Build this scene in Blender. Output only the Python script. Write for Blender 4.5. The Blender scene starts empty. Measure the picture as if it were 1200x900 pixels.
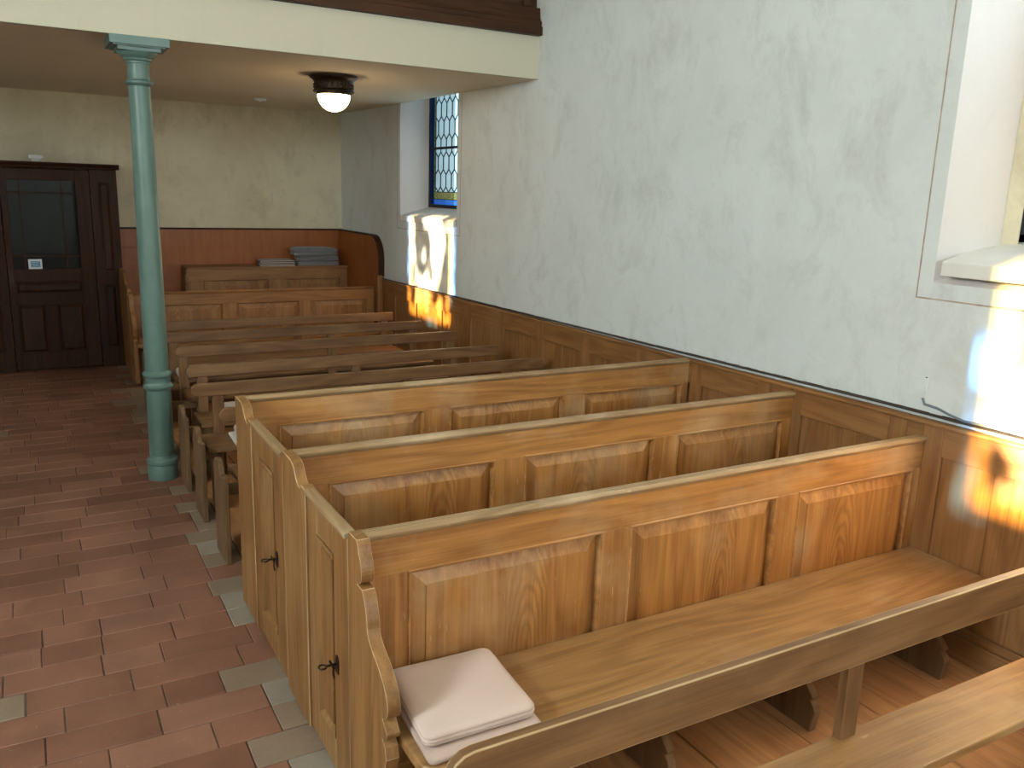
import bpy, bmesh, math, random
from mathutils import Vector, Matrix
random.seed(7)
PI = math.pi
SC = bpy.context.scene
COL = SC.collection

# ------------------------------------------------------------------ mesh helper
class MB:
    def __init__(s):
        s.v = []; s.f = []; s.m = []; s.cur = 0
    def face(s, pts):
        n = len(s.v); s.v += [tuple(p) for p in pts]; s.f.append(tuple(range(n, n + len(pts)))); s.m.append(s.cur)
    def box(s, x0, x1, y0, y1, z0, z1):
        n = len(s.v)
        s.v += [(x0,y0,z0),(x1,y0,z0),(x1,y1,z0),(x0,y1,z0),(x0,y0,z1),(x1,y0,z1),(x1,y1,z1),(x0,y1,z1)]
        for q in ((0,3,2,1),(4,5,6,7),(0,1,5,4),(1,2,6,5),(2,3,7,6),(3,0,4,7)):
            s.f.append(tuple(n+i for i in q)); s.m.append(s.cur)
    def prism(s, prof, axis, a0, a1):
        """prof: closed 2-D outline; axis 'x': (y,z)  'y': (x,z)  'z': (x,y)"""
        def P(p, a):
            return (a,p[0],p[1]) if axis=='x' else (p[0],a,p[1]) if axis=='y' else (p[0],p[1],a)
        area = sum(prof[i][0]*prof[(i+1)%len(prof)][1]-prof[(i+1)%len(prof)][0]*prof[i][1] for i in range(len(prof)))
        if area < 0: prof = prof[::-1]
        if axis == 'y': lo, hi = a1, a0
        else: lo, hi = a0, a1
        n = len(s.v); k = len(prof)
        s.v += [P(p, lo) for p in prof] + [P(p, hi) for p in prof]
        s.f.append(tuple(n+i for i in reversed(range(k)))); s.m.append(s.cur)
        s.f.append(tuple(n+k+i for i in range(k))); s.m.append(s.cur)
        for i in range(k):
            j = (i+1) % k
            s.f.append((n+i, n+j, n+k+j, n+k+i)); s.m.append(s.cur)
    def lathe(s, prof, cx=0, cy=0, seg=32, phase=0):
        """prof: list of (r,z) from bottom to top, rotated about z"""
        n = len(s.v); k = len(prof)
        for i in range(seg):
            a = 2*PI*i/seg + phase
            for r, z in prof: s.v.append((cx+r*math.cos(a), cy+r*math.sin(a), z))
        for i in range(seg):
            j = (i+1) % seg
            for t in range(k-1):
                s.f.append((n+i*k+t, n+j*k+t, n+j*k+t+1, n+i*k+t+1)); s.m.append(s.cur)
        s.f.append(tuple(n+i*k for i in reversed(range(seg)))); s.m.append(s.cur)
        s.f.append(tuple(n+i*k+k-1 for i in range(seg))); s.m.append(s.cur)
    def tube(s, pts, r, seg=6):
        pts = [Vector(p) for p in pts]; n = len(s.v); k = len(pts)
        for i, p in enumerate(pts):
            d = (pts[min(i+1,k-1)] - pts[max(i-1,0)]).normalized()
            u = d.cross(Vector((0,0,1)) if abs(d.z) < .9 else Vector((1,0,0))).normalized(); w = d.cross(u)
            for a in range(seg):
                t = 2*PI*a/seg; q = p + r*(math.cos(t)*u + math.sin(t)*w); s.v.append(tuple(q))
        for i in range(k-1):
            for a in range(seg):
                b = (a+1) % seg
                s.f.append((n+i*seg+a, n+(i+1)*seg+a, n+(i+1)*seg+b, n+i*seg+b)); s.m.append(s.cur)
        s.f.append(tuple(n+a for a in range(seg))); s.m.append(s.cur)
        s.f.append(tuple(n+(k-1)*seg+a for a in reversed(range(seg)))); s.m.append(s.cur)
    def warp(s, fn): s.v = [fn(*p) for p in s.v]
    def build(s, name, mats, parent=None, bevel=0, smooth=None, loc=None, seg=2, fix=True, arris=None):
        me = bpy.data.meshes.new(name)
        o = bpy.data.objects.new(name, me)
        off = Vector((0,0,0))
        if parent is not None: off = Vector(parent['_o'])
        elif loc is not None: off = Vector(loc)
        me.from_pydata([tuple(Vector(p)-off) for p in s.v], [], s.f)
        for m in (mats if isinstance(mats, (list, tuple)) else [mats]): me.materials.append(m)
        for i, p in enumerate(me.polygons): p.material_index = s.m[i]
        if fix:
            bm = bmesh.new(); bm.from_mesh(me); bmesh.ops.recalc_face_normals(bm, faces=bm.faces); bm.to_mesh(me); bm.free()
        if smooth is not None:
            me.polygons.foreach_set('use_smooth', [True]*len(me.polygons))
            me.set_sharp_from_angle(angle=math.radians(smooth))
        COL.objects.link(o)
        if parent is not None: o.parent = parent
        elif loc is not None: o.location = loc
        o['_o'] = tuple(off)
        if bevel:
            if arris is not None: me.materials.append(arris)
            b = o.modifiers.new('edge', 'BEVEL'); b.width = bevel; b.segments = seg; b.limit_method = 'ANGLE'; b.angle_limit = math.radians(35)
            if arris is not None: b.material = len(me.materials)-1
        return o

def thing(name, label, cat, loc=(0,0,0), group=None):
    o = bpy.data.objects.new(name, None); COL.objects.link(o)
    o.location = loc; o['_o'] = tuple(loc); o.empty_display_size = .1
    tag(o, label, cat, group); return o
def tag(o, label, cat, group=None):
    o['label'] = label; o['category'] = cat
    if group: o['group'] = group
    return o
def struct(o): o['kind'] = 'structure'; return o

# ------------------------------------------------------------------ materials
def lin(h):
    h = h.lstrip('#'); c = [int(h[i:i+2],16)/255 for i in (0,2,4)]
    return tuple(x/12.92 if x <= .04045 else ((x+.055)/1.055)**2.4 for x in c) + (1,)
class NT:
    def __init__(s, name):
        s.mat = bpy.data.materials.new(name); s.mat.use_nodes = True; s.t = s.mat.node_tree
        s.t.nodes.clear(); s.out = s.n('ShaderNodeOutputMaterial')
    def n(s, typ, **kw):
        nd = s.t.nodes.new(typ)
        for k, v in kw.items():
            if k.startswith('_'): setattr(nd, k[1:], v)
            else: nd.inputs[k.replace('__',' ')].default_value = v
        return nd
    def l(s, a, b): s.t.links.new(a, b)
    def mapping(s, src, scale):
        m = s.n('ShaderNodeMapping'); m.inputs['Scale'].default_value = scale; s.l(src, m.inputs['Vector']); return m.outputs[0]
    def noise(s, src, scale=1, detail=4, rough=.55, dist=0):
        m = s.n('ShaderNodeTexNoise'); m.inputs['Scale'].default_value = scale; m.inputs['Detail'].default_value = detail
        m.inputs['Roughness'].default_value = rough; m.inputs['Distortion'].default_value = dist; s.l(src, m.inputs['Vector']); return m.outputs['Fac']
    def rng(s, src, a, b, c=0, d=1):
        m = s.n('ShaderNodeMapRange'); m.inputs[1].default_value=a; m.inputs[2].default_value=b; m.inputs[3].default_value=c; m.inputs[4].default_value=d
        s.l(src, m.inputs[0]); return m.outputs[0]
    def math(s, op, a, b=None):
        m = s.n('ShaderNodeMath'); m.operation = op
        for i, x in enumerate((a, b)):
            if x is None: continue
            if isinstance(x, (int, float)): m.inputs[i].default_value = x
            else: s.l(x, m.inputs[i])
        return m.outputs[0]
    def mix(s, fac, a, b, mode='MIX'):
        m = s.n('ShaderNodeMix'); m.data_type = 'RGBA'; m.blend_type = mode
        for i, x in ((0, fac), (6, a), (7, b)):
            if isinstance(x, (int, float)): m.inputs[i].default_value = x
            elif isinstance(x, tuple): m.inputs[i].default_value = x
            else: s.l(x, m.inputs[i])
        return m.outputs[2]
    def coord(s, random_off=True):
        tc = s.n('ShaderNodeTexCoord').outputs['Object']
        if not random_off: return tc
        oi = s.n('ShaderNodeObjectInfo').outputs['Random']
        m = s.n('ShaderNodeVectorMath'); m.operation = 'SCALE'; m.inputs[0].default_value = (17,9,13); s.l(oi, m.inputs['Scale'])
        a = s.n('ShaderNodeVectorMath'); a.operation = 'ADD'; s.l(tc, a.inputs[0]); s.l(m.outputs[0], a.inputs[1]); return a.outputs[0]
    def bsdf(s, col, rough=.6, bump=None, bstr=.2, bdist=.002, **kw):
        b = s.n('ShaderNodeBsdfPrincipled')
        for x, k in ((col,'Base Color'),(rough,'Roughness')):
            if isinstance(x, (int, float, tuple)): b.inputs[k].default_value = x
            else: s.l(x, b.inputs[k])
        for k, v in kw.items(): b.inputs[k.replace('__',' ')].default_value = v
        if bump is not None:
            bp = s.n('ShaderNodeBump'); bp.inputs['Strength'].default_value = bstr; bp.inputs['Distance'].default_value = bdist
            s.l(bump, bp.inputs['Height']); s.l(bp.outputs[0], b.inputs['Normal'])
        s.l(b.outputs[0], s.out.inputs[0]); return b

WC = {}
def wood(kind, axis, flame=False):
    """oak with the grain along axis 0/1/2"""
    key = (kind, axis, flame)
    if key in WC: return WC[key]
    light, dark, worn, wear, rough = WOODS[kind]
    t = NT('%s_oak_grain_%s%s' % (kind, 'xyz'[axis], '_flame' if flame else ''))
    c = t.coord()
    def sc(al, ac): v = [ac]*3; v[axis] = al; return tuple(v)
    ring = t.noise(t.mapping(c, sc(.55, 4.2)), 1, 2, .5, .25)
    ring = t.math('SINE', t.math('MULTIPLY', ring, 62.0))
    ring = t.rng(ring, -1, 1)
    fine = t.noise(t.mapping(c, sc(3.5, 130)), 1, 2, .6)
    fine = t.rng(fine, .32, .68)
    mid = t.noise(t.mapping(c, sc(1.0, 11)), 1, 3, .6)
    fac = t.math('ADD', t.math('MULTIPLY', ring, .30), t.math('ADD', t.math('MULTIPLY', fine, .30), t.math('MULTIPLY', t.rng(mid,.3,.7), .40)))
    col = t.mix(fac, dark, light)
    if flame:      # one board with a cathedral figure in the middle of the panel
        sp = t.n('ShaderNodeSeparateXYZ'); t.l(t.n('ShaderNodeTexCoord').outputs['Generated'], sp.inputs[0])
        oi = t.n('ShaderNodeObjectInfo').outputs['Random']
        gx = t.math('SUBTRACT', sp.outputs[0], t.rng(oi, 0, 1, .38, .66)); gz = t.math('SUBTRACT', sp.outputs[2], t.rng(oi, 0, 1, .25, .5))
        wob = t.math('MULTIPLY', t.math('SUBTRACT', t.noise(t.mapping(c,(9,9,5)), 1, 4, .6), .5), .16)
        rr = t.math('SQRT', t.math('ADD', t.math('POWER', t.math('ABSOLUTE', t.math('MULTIPLY', gx, 3.2)), 2), t.math('POWER', t.math('ABSOLUTE', t.math('MULTIPLY', gz, .62)), 2)))
        fl = t.rng(t.math('SINE', t.math('MULTIPLY', t.math('ADD', rr, wob), 95.0)), -.6, 1)
        msk = t.rng(t.math('ABSOLUTE', gx), .085, .13, 1, 0)
        col = t.mix(t.math('MULTIPLY', t.math('MULTIPLY', msk, fl), .38), col, tuple(x*.55 for x in dark[:3])+(1,))
    big = t.noise(c, 2.3, 4, .6)
    col = t.mix(t.math('MULTIPLY', t.rng(big, .50, .74), wear), col, worn)
    spk = t.rng(t.noise(t.mapping(c, sc(10, 60)), 1, 2, .7), .69, .78)
    col = t.mix(t.math('MULTIPLY', spk, min(1, wear*1.3)), col, worn)
    r = t.rng(big, .3, .7, rough-.08, rough+.1)
    t.bsdf(col, r, fac, .25, .0015, Specular__IOR__Level=.2 if kind in ('dark','gallery') else .45)
    WC[key] = t.mat; return t.mat
WOODS = {  # light, dark, worn, wear, roughness
 'pew':    (lin('ba8448'), lin('7c4d26'), lin('c9ae88'), .44, .42),
 'door':   (lin('9d7040'), lin('684421'), lin('ad8d60'), .28, .48),
 'worn':   (lin('a98c66'), lin('765735'), lin('cbb797'), .60, .48),
 'seat':   (lin('a87f50'), lin('74502d'), lin('c5ab84'), .36, .40),
 'bench':  (lin('8b6540'), lin('573921'), lin('a1835a'), .28, .50),
 'end':    (lin('80603f'), lin('523922'), lin('987a54'), .30, .55),
 'dado':   (lin('a17142'), lin('6d4523'), lin('ad8a62'), .25, .45),
 'red':    (lin('a55c24'), lin('8b4a19'), lin('a5682f'), .15, .38),
 'dark':   (lin('43240f'), lin('231108'), lin('502e16'), .22, .55),
 'gallery':(lin('4d2f1c'), lin('301b0d'), lin('5b3925'), .25, .45),
 'edge':   (lin('bea178'), lin('8f7048'), lin('d0bc98'), .50, .50),
 'plank':  (lin('c18a58'), lin('8d5d39'), lin('b69069'), .30, .60),
}

def m_plaster(name, base, stain, grime, amount=1.0):
    t = NT(name); c = t.coord(False)
    a = t.noise(c, 1.1, 6, .68, .4); b = t.noise(c, 6.5, 6, .7, .3); d = t.noise(t.mapping(c, (1.6,1.6,1.0)), 1.7, 7, .72, .5)
    col = t.mix(t.math('MULTIPLY', t.rng(a, .40, .72), .6*amount), base, stain)
    col = t.mix(t.math('MULTIPLY', t.rng(d, .52, .78), .48*amount), col, grime)
    col = t.mix(t.math('MULTIPLY', t.rng(b, .56, .80), .30*amount), col, grime)
    f = t.noise(c, 38, 4, .7)
    t.bsdf(col, .88, t.math('ADD', t.math('MULTIPLY', b, 1.0), t.math('MULTIPLY', f, .25)), .35, .012)
    return t.mat
PLASTER = m_plaster('lime_plaster', lin('dee1de'), lin('cbcdc8'), lin('a79e90'))
PLASTER_BACK = m_plaster('lime_plaster_sooty', lin('e0d6ba'), lin('c2b697'), lin('96896a'), 1.1)
REVEAL = m_plaster('reveal_whitewash', lin('d8d3cf'), lin('c8c2be'), lin('b3aaa4'), .7)
CEIL = m_plaster('gallery_whitewash', lin('dcd0b8'), lin('d0c4aa'), lin('c2b598'), .6)
FASCIA = m_plaster('fascia_cream_paint', lin('cbc5b0'), lin('c6bfa9'), lin('bdb59e'), .5)

def m_simple(name, col, rough=.6, nscale=12, var=.18, metallic=0, bump=.1, bd=.002):
    t = NT(name); c = t.coord(); n = t.noise(c, nscale, 4, .6)
    dk = tuple(x*(1-var) for x in col[:3])+(1,); lt = tuple(min(1,x*(1+var)) for x in col[:3])+(1,)
    t.bsdf(t.mix(t.rng(n,.3,.7), dk, lt), rough, n, bump, bd, Metallic=metallic); return t.mat
IRON = m_simple('green_painted_iron', lin('5c766e'), .38, 9, .10, 0, .12)
BRONZE = m_simple('dark_bronze', lin('3a2c1d'), .45, 40, .35, .7, .4)
KEYM = m_simple('dark_iron', lin('2c2622'), .45, 30, .3, .8, .3)
WHITEM = m_simple('white_enamel', lin('d9d8d2'), .4, 8, .05)
LEAD = m_simple('window_lead', lin('20242a'), .55, 20, .2, .4)
STONE = m_simple('white_sill_stone', lin('e0dcd4'), .6, 7, .07, 0, .15)
CRUST = m_simple('grimy_joint_mortar', lin('3a2f25'), 1.0, 25, .4, 0, .5)
LINEP = m_simple('faded_brown_line_paint', lin('b09d8c'), .9, 14, .25, 0, .2)
CABLE = m_simple('grey_cable', lin('6d747a'), .5, 8, .1)
BLACK = m_simple('black_gap', lin('1a1512'), .8, 8, .1)

def m_cloth(name, col, sc=420):
    t = NT(name); c = t.coord(); n = t.noise(c, sc, 2, .6); b = t.noise(c, 5, 3, .55)
    dk = tuple(x*.86 for x in col[:3])+(1,)
    t.bsdf(t.mix(t.math('ADD', t.math('MULTIPLY', t.rng(n,.3,.7), .6), t.math('MULTIPLY', t.rng(b,.3,.7), .4)), dk, col), .92, n, .35, .0012, Sheen__Weight=.25); return t.mat
PINK = m_cloth('blush_wool_felt', lin('d8c0b4'))
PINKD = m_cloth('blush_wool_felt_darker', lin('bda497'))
CREAM = m_cloth('cream_cloth', lin('d9d2c8'))
GREY = m_cloth('grey_wool_blanket', lin('7d7d80'))
GREYD = m_cloth('dark_stripe_wool', lin('5a4a46'))

def m_tile(name, col, grime, var=.25):
    t = NT(name); c = t.coord(False); a = t.noise(c, 3.0, 5, .65, .3); b = t.noise(c, 22, 4, .7)
    sp = t.rng(t.noise(t.mapping(c,(1,1,1)), 60, 2, .6), .68, .76)
    lt = tuple(min(1,x*(1+var)) for x in col[:3])+(1,); dk = tuple(x*(1-var) for x in col[:3])+(1,)
    k = t.mix(t.rng(a,.3,.7), dk, lt); k = t.mix(t.math('MULTIPLY', t.rng(b,.5,.75), .35), k, grime)
    k = t.mix(t.math('MULTIPLY', sp, .5), k, lin('b89c86'))
    t.bsdf(k, t.rng(a,.3,.7,.42,.62), b, .35, .004); return t.mat
TILES = [m_tile('terracotta_a', lin('8a5f4c'), lin('7b6351')), m_tile('terracotta_b', lin('825946'), lin('765e4d')),
         m_tile('terracotta_c', lin('8f6552'), lin('7d6553')), m_tile('terracotta_d', lin('7b5341'), lin('6f5848')),
         m_tile('grey_sandstone', lin('928779'), lin('7b7165'), .15), m_tile('brown_sandstone', lin('8b7764'), lin('776553'), .15)]
GROUT = m_simple('floor_joint', lin('5d4b40'), .95, 30, .3, 0, .3)

def m_glass(name, cols, gloss=.06, scale=(0,9,6), streak=True):
    t = NT(name); c = t.coord(False)
    n = t.noise(t.mapping(c, scale), 1, 3, .6, .4)
    col = t.mix(t.rng(n,.32,.68), cols[0], cols[1])
    tr = t.n('ShaderNodeBsdfTransparent'); t.l(col, tr.inputs[0])
    gl = t.n('ShaderNodeBsdfGlossy'); gl.inputs['Roughness'].default_value = .12
    mx = t.n('ShaderNodeMixShader'); mx.inputs[0].default_value = gloss
    t.l(tr.outputs[0], mx.inputs[1]); t.l(gl.outputs[0], mx.inputs[2]); t.l(mx.outputs[0], t.out.inputs[0]); return t.mat
G_CLEAR = m_glass('pale_cathedral_glass', (lin('e6f2f4'), lin('ffffff')))
def m_dapple_glass(name, open_a, open_b, lo, seed):
    """old uneven glass: clear streaks between almost opaque grimy ones"""
    t = NT(name); c = t.n('ShaderNodeNewGeometry').outputs['Position']
    mp = t.n('ShaderNodeMapping'); mp.inputs['Rotation'].default_value = (math.radians(-34),0,0); mp.inputs['Location'].default_value = seed
    mp.inputs['Scale'].default_value = (1,4.2,1.5); t.l(c, mp.inputs[0])
    a = t.noise(mp.outputs[0], 1, 3, .55, .7); b = t.noise(t.mapping(c,(1,6,6)), 1, 2, .5, .6)
    k = t.math('MULTIPLY', t.rng(a,lo,lo+.09), t.rng(b,.36,.54,.22,1))
    hue = t.mix(t.rng(t.noise(c,2.1,2),.48,.60), open_a, open_b)
    col = t.mix(k, (.0025,.002,.0012,1), hue)  # near-black streaks put in to break up the sunbeam
    tr = t.n('ShaderNodeBsdfTransparent'); t.l(col, tr.inputs[0]); gl = t.n('ShaderNodeBsdfGlossy'); gl.inputs['Roughness'].default_value = .15
    mx = t.n('ShaderNodeMixShader'); mx.inputs[0].default_value = .06; t.l(tr.outputs[0], mx.inputs[1]); t.l(gl.outputs[0], mx.inputs[2]); t.l(mx.outputs[0], t.out.inputs[0]); return t.mat
G_DAPPLE = m_dapple_glass('streaky_antique_glass', lin('fff6e6'), lin('ffe2a0'), .445, (0,3.1,.4))  # out-of-view panes, mottled to shape the sun patches on the far wall
G_DAPPLE_BLUE = m_dapple_glass('streaky_blue_glass', lin('4f9dff'), lin('8fc4ff'), .52, (0,1.2,2.4))  # blue border panes with the same added dapple mask
G_BLUE = m_glass('cobalt_border_glass', (lin('2a6fe0'), lin('5aa0ff')))
G_ORN = m_glass('painted_ochre_glass', (lin('403818'), lin('d8c070')), scale=(0,60,45))

# ------------------------------------------------------------------ geometry constants (metres)
XW, XL = 3.578, -3.18            # inner faces of the two long walls
DADO = 3.552                     # face of the wainscot
YB, YN = 10.883, -7.0            # back wall, front wall (behind the viewer)
YF, ZG0, ZG1, ZC = 6.017, 2.913, 3.225, 6.2
XE = .79                         # aisle-side face of the pew ends
TH = .6                          # thickness of the masonry

# ------------------------------------------------------------------ room shell
def long_wall(name, x_in, sgn, wins, mat):
    """wall with splayed window openings; wins: (face y0,y1,z0,z1, glass y0,y1,z0,z1)"""
    mb = MB(); xo = x_in + sgn*TH; xg = x_in + sgn*.30
    ys = sorted([YN-.6, YB+.6] + [w[0] for w in wins] + [w[1] for w in wins])
    z0s, z1s = wins[0][2], wins[0][3]
    for a, b in zip(ys, ys[1:]):
        w = [w for w in wins if abs(w[0]-a) < 1e-6]
        if w:
            mb.box(min(x_in,xo), max(x_in,xo), a, b, -.1, z0s); mb.box(min(x_in,xo), max(x_in,xo), a, b, z1s, ZC+.2)
        else: mb.box(min(x_in,xo), max(x_in,xo), a, b, -.1, ZC+.2)
    mb.cur = 1
    for y0,y1,z0,z1,g0,g1,h0,h1 in wins:      # splayed reveals: solid wedges inside the opening
        e = .0005*sgn
        mb.prism([(x_in+e,y0),(xo,y0),(xo,g0),(xg,g0)], 'z', z0, z1)
        mb.prism([(x_in+e,y1),(xo,y1),(xo,g1),(xg,g1)], 'z', z0, z1)
        mb.prism([(x_in+e,z0),(xo,z0),(xo,h0),(xg,h0)], 'y', y0, y1)
        mb.prism([(x_in+e,z1),(xo,z1),(xo,h1),(xg,h1)], 'y', y0, y1)
    return struct(mb.build(name, [mat, REVEAL]))
WY = [(-5.46,-4.03,-5.35,-4.14), (.99,2.43,1.09,2.30), (7.44,8.87,7.55,8.76)]
WINS = [(a,b,1.70,4.55,c,d,1.86,4.45) for a,b,c,d in WY]
long_wall('wall_right', XW, 1, WINS, PLASTER)
long_wall('wall_left', XL, -1, WINS, PLASTER)
mb = MB(); mb.box(XL-.6, XW+.6, YB, YB+.6, -.1, ZC+.2); struct(mb.build('wall_back', PLASTER_BACK))
mb = MB(); mb.box(XL-.6, XW+.6, YN-.6, YN, -.1, ZC+.2); struct(mb.build('wall_front', PLASTER))
mb = MB(); mb.box(XL-.6, XW+.6, YN-.6, YB+.6, ZC, ZC+.2); struct(mb.build('ceiling', CEIL))
# gallery: slab with a plastered fascia, dark panelled parapet on top
mb = MB(); mb.prism([(YF,ZG0),(YF,ZG1),(YB,ZG1+.02),(YB,ZG0+.05),(YB-.35,ZG0+.035)], 'x', XL, XW)
mb.cur = 1; mb.box(XL, XW, YF-.004, YF+.06, ZG0, ZG1); struct(mb.build('ceiling_gallery', [CEIL, FASCIA]))
mb = MB()
prof = [(YF-.055,3.227),(YF-.055,3.29),(YF-.04,3.295),(YF-.045,3.325),(YF-.03,3.335),(YF-.015,3.36),(YF-.01,3.43),(YF+.05,3.43),(YF+.05,3.227)]
mb.prism(prof, 'x', XL+.002, XW-.004); mb.box(XL+.002, XW-.03, YF+.0, YF+.045, 3.43, 4.15)
x = XW-.1
while x > XL+.2:
    mb.box(x-.06, x, YF-.022, YF, 3.43, 4.15); x -= .72
mb.box(XL+.002, XW-.03, YF-.05, YF+.08, 4.15, 4.22)
p = struct(mb.build('trim_1', wood('gallery', 0), bevel=.004))

# floor: joint bed + every tile laid in courses
mb = MB(); mb.box(XL-.6, XW+.6, YN-.6, YB+.6, -.12, -.006); mb.cur = 1
rnd = random.Random(3)
y = -1.0; row = 0
while y < 10.9:
    h = .178; x = -1.35 + rnd.uniform(0, .37)
    edge = .70 + rnd.choice((-.14,-.03,0,.05))
    while x < .85:
        w = rnd.choice((.37,.37,.36,.39,.30,.24)) if x < edge-.5 else max(.16, edge-x)
        if x >= edge-.01: w = .90-x
        x1 = min(x+w, .90)
        if .90-x1 < .06: x1 = .90
        if x >= edge-.01: mi = rnd.choice((5,5,6,5,1,6)) if y < 4.6 else rnd.choice((5,6,6,2))
        else: mi = rnd.choice((1,1,2,2,3,4)) if not (x < -.15 and rnd.random() < .06) else 6
        mb.cur = mi; g = rnd.uniform(.0015,.0035); t = rnd.uniform(-.0025,.0)
        dz = rnd.uniform(-.0012,.0012)
        n0 = len(mb.v); mb.box(x+g, x1-g, y+g, y+h-g, -.03, t)
        for k in (4,5): mb.v[n0+k] = (mb.v[n0+k][0], mb.v[n0+k][1], t+dz)
        x = x1
    y += h; row += 1
struct(mb.build('floor', [GROUT]+TILES, bevel=.0025, seg=1))
# boarded floor under the pews
mb = MB(); xs = [.90,1.2,1.62,2.035,2.455,2.855,3.26,XW]
for a, b in zip(xs, xs[1:]): mb.box(a+.003, b-.003, -.8, 10.88, -.005, .018)
struct(mb.build('floor_boards', wood('plank', 1), bevel=.002, seg=1))

# ------------------------------------------------------------------ windows
def window(name, y0, y1, z0, z1, x, sgn, fine):
    """leaded window: iron frame, border glass, painted band, field glass with hexagon leads"""
    root = bpy.data.objects.new(name, None); COL.objects.link(root); root.location = (x,(y0+y1)/2,z0); root['_o'] = tuple(root.location); struct(root)
    f = MB()
    for a in ((y0,y0+.035,z0,z1),(y1-.035,y1,z0,z1),(y0,y1,z0,z0+.035),(y0,y1,z1-.035,z1)): f.box(x-.02,x+.02,*a)
    z = z0+.62
    while z < z1-.2: f.box(x-.014,x+.014,y0,y1,z-.012,z+.012); z += .62
    f.build('window_frame', LEAD, root)
    i0, i1, j0, j1 = y0+.035, y1-.035, z0+.035, z1-.035
    B, O = .055, .055
    g = MB()
    for a,b,c,d in ((i0,i0+B,j0,j1),(i1-B,i1,j0,j1),(i0+B,i1-B,j0,j0+B),(i0+B,i1-B,j1-B,j1)): g.face([(x,a,c),(x,b,c),(x,b,d),(x,a,d)])
    g.build('border_glass', G_BLUE if sgn > 0 else G_DAPPLE_BLUE, root, fix=False)
    g = MB(); i0 += B; i1 -= B; j0 += B; j1 -= B
    for a,b,c,d in ((i0,i0+O*.8,j0,j1),(i1-O*.8,i1,j0,j1),(i0+O*.8,i1-O*.8,j0,j0+O*1.4),(i0+O*.8,i1-O*.8,j1-O,j1)): g.face([(x,a,c),(x,b,c),(x,b,d),(x,a,d)])
    g.build('painted_band', G_ORN, root, fix=False)
    l = MB()
    for yy in (i0,i1): l.box(x-.005,x+.005,yy-.004,yy+.004,z0+.03,z1-.03)
    for zz in (j0,j1): l.box(x-.005,x+.005,y0+.03,y1-.03,zz-.004,zz+.004)
    i0 += O*.8; i1 -= O*.8; j0 += O*1.4; j1 -= O
    g = MB(); g.face([(x,i0,j0),(x,i1,j0),(x,i1,j1),(x,i0,j1)]); g.build('leaded_glass', G_CLEAR if sgn > 0 else G_DAPPLE, root, fix=False)
    for yy in (i0,i1): l.box(x-.005,x+.005,yy-.004,yy+.004,j0,j1)
    for zz in (j0,j1): l.box(x-.005,x+.005,i0,i1,zz-.004,zz+.004)
    n = 7; w = (i1-i0)/n; s, d = .125, .055             # elongated hexagons
    z = j0; k = 0
    def bar(a, b):
        v = Vector((0,b[0]-a[0],b[1]-a[1])); nn = Vector((0,-v.z,v.y)).normalized()*.0032
        A = Vector((0,*a)); Bv = Vector((0,*b))
        q = [A+nn, A-nn, Bv-nn, Bv+nn]
        l.prism([(p.y,p.z) for p in q], 'x', x-.005, x+.005)
    while z < j1-.02:
        off = 0 if k % 2 == 0 else .5
        for c in range(n+1):                            # zig-zag
            ya = i0+(c+off-.5)*w; yb_ = ya+.5*w; yc_ = ya+w
            for p, q, za, zb in ((ya,yb_,z,z+d),(yb_,yc_,z+d,z)):
                if p >= i0-.001 and q <= i1+.001 and zb < j1 and za < j1: bar((p,za),(q,zb))
        if fine:
            for c in range(n+1):
                yv = i0+(c+off)*w
                if i0 < yv < i1 and z+d+s < j1: bar((yv,z+d),(yv,z+d+s))
        z += d+s; k += 1
        # next row apex/valley alternate
    l.build('window_leading', LEAD, root)
    return root
k = 0
for a,b,c,d in WY[::-1]:
    k += 1; q = .055 if k == 2 else 0; w = window('window_%d' % k, c+q, d-q, 1.86+q*.6, 4.45, XW+.31, 1, True)
    if q:
        mb = MB()
        for u, v in ((c-.01,c+q+.004),(d-q-.004,d+.01)): mb.prism([(XW+.27,u),(XW+.33,u),(XW+.33,v),(XW+.285,v)] if u < 2 else [(XW+.27,v),(XW+.33,v),(XW+.33,u),(XW+.285,u)], 'z', 1.86, 4.46)
        mb.build('mortar_fillet', PLASTER_BACK, w)
    mb = MB()      # sloping sill slab
    f0 = XW-.035 if k == 2 else XW-.012
    zf, zb, zl = (1.80,1.885,1.735) if k == 2 else (1.765,1.862,1.705)
    mb.prism([(f0,zl),(f0,zf),(XW+.295,zb),(XW+.295,zl)], 'y', a+.05, b-.05)
    mb.build('window_sill', STONE, w, bevel=.006)
    if k < 3:
        lm = MB(); lw = .0035      # thin line painted around the opening
        ya, yb_, zz = a-.075, b+.075, 1.625
        lm.box(XW-.0015, XW+.001, yb_-lw, yb_+lw, zz, 4.7); lm.box(XW-.0015, XW+.001, ya-lw, ya+lw, zz, 4.7); lm.box(XW-.0015, XW+.001, ya-lw, yb_+lw, zz-lw, zz+lw)
        lm.build('painted_outline', LINEP, w)
for a,b,c,d in WY:
    k += 1; w = window('window_%d' % k, c, d, 1.86, 4.45, XL-.31, -1, True)
    mb = MB(); mb.prism([(XL+.02,1.735),(XL+.02,1.80),(XL-.295,1.885),(XL-.295,1.735)], 'y', a+.05, b-.05); mb.build('window_sill', STONE, w, bevel=.006)

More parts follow.
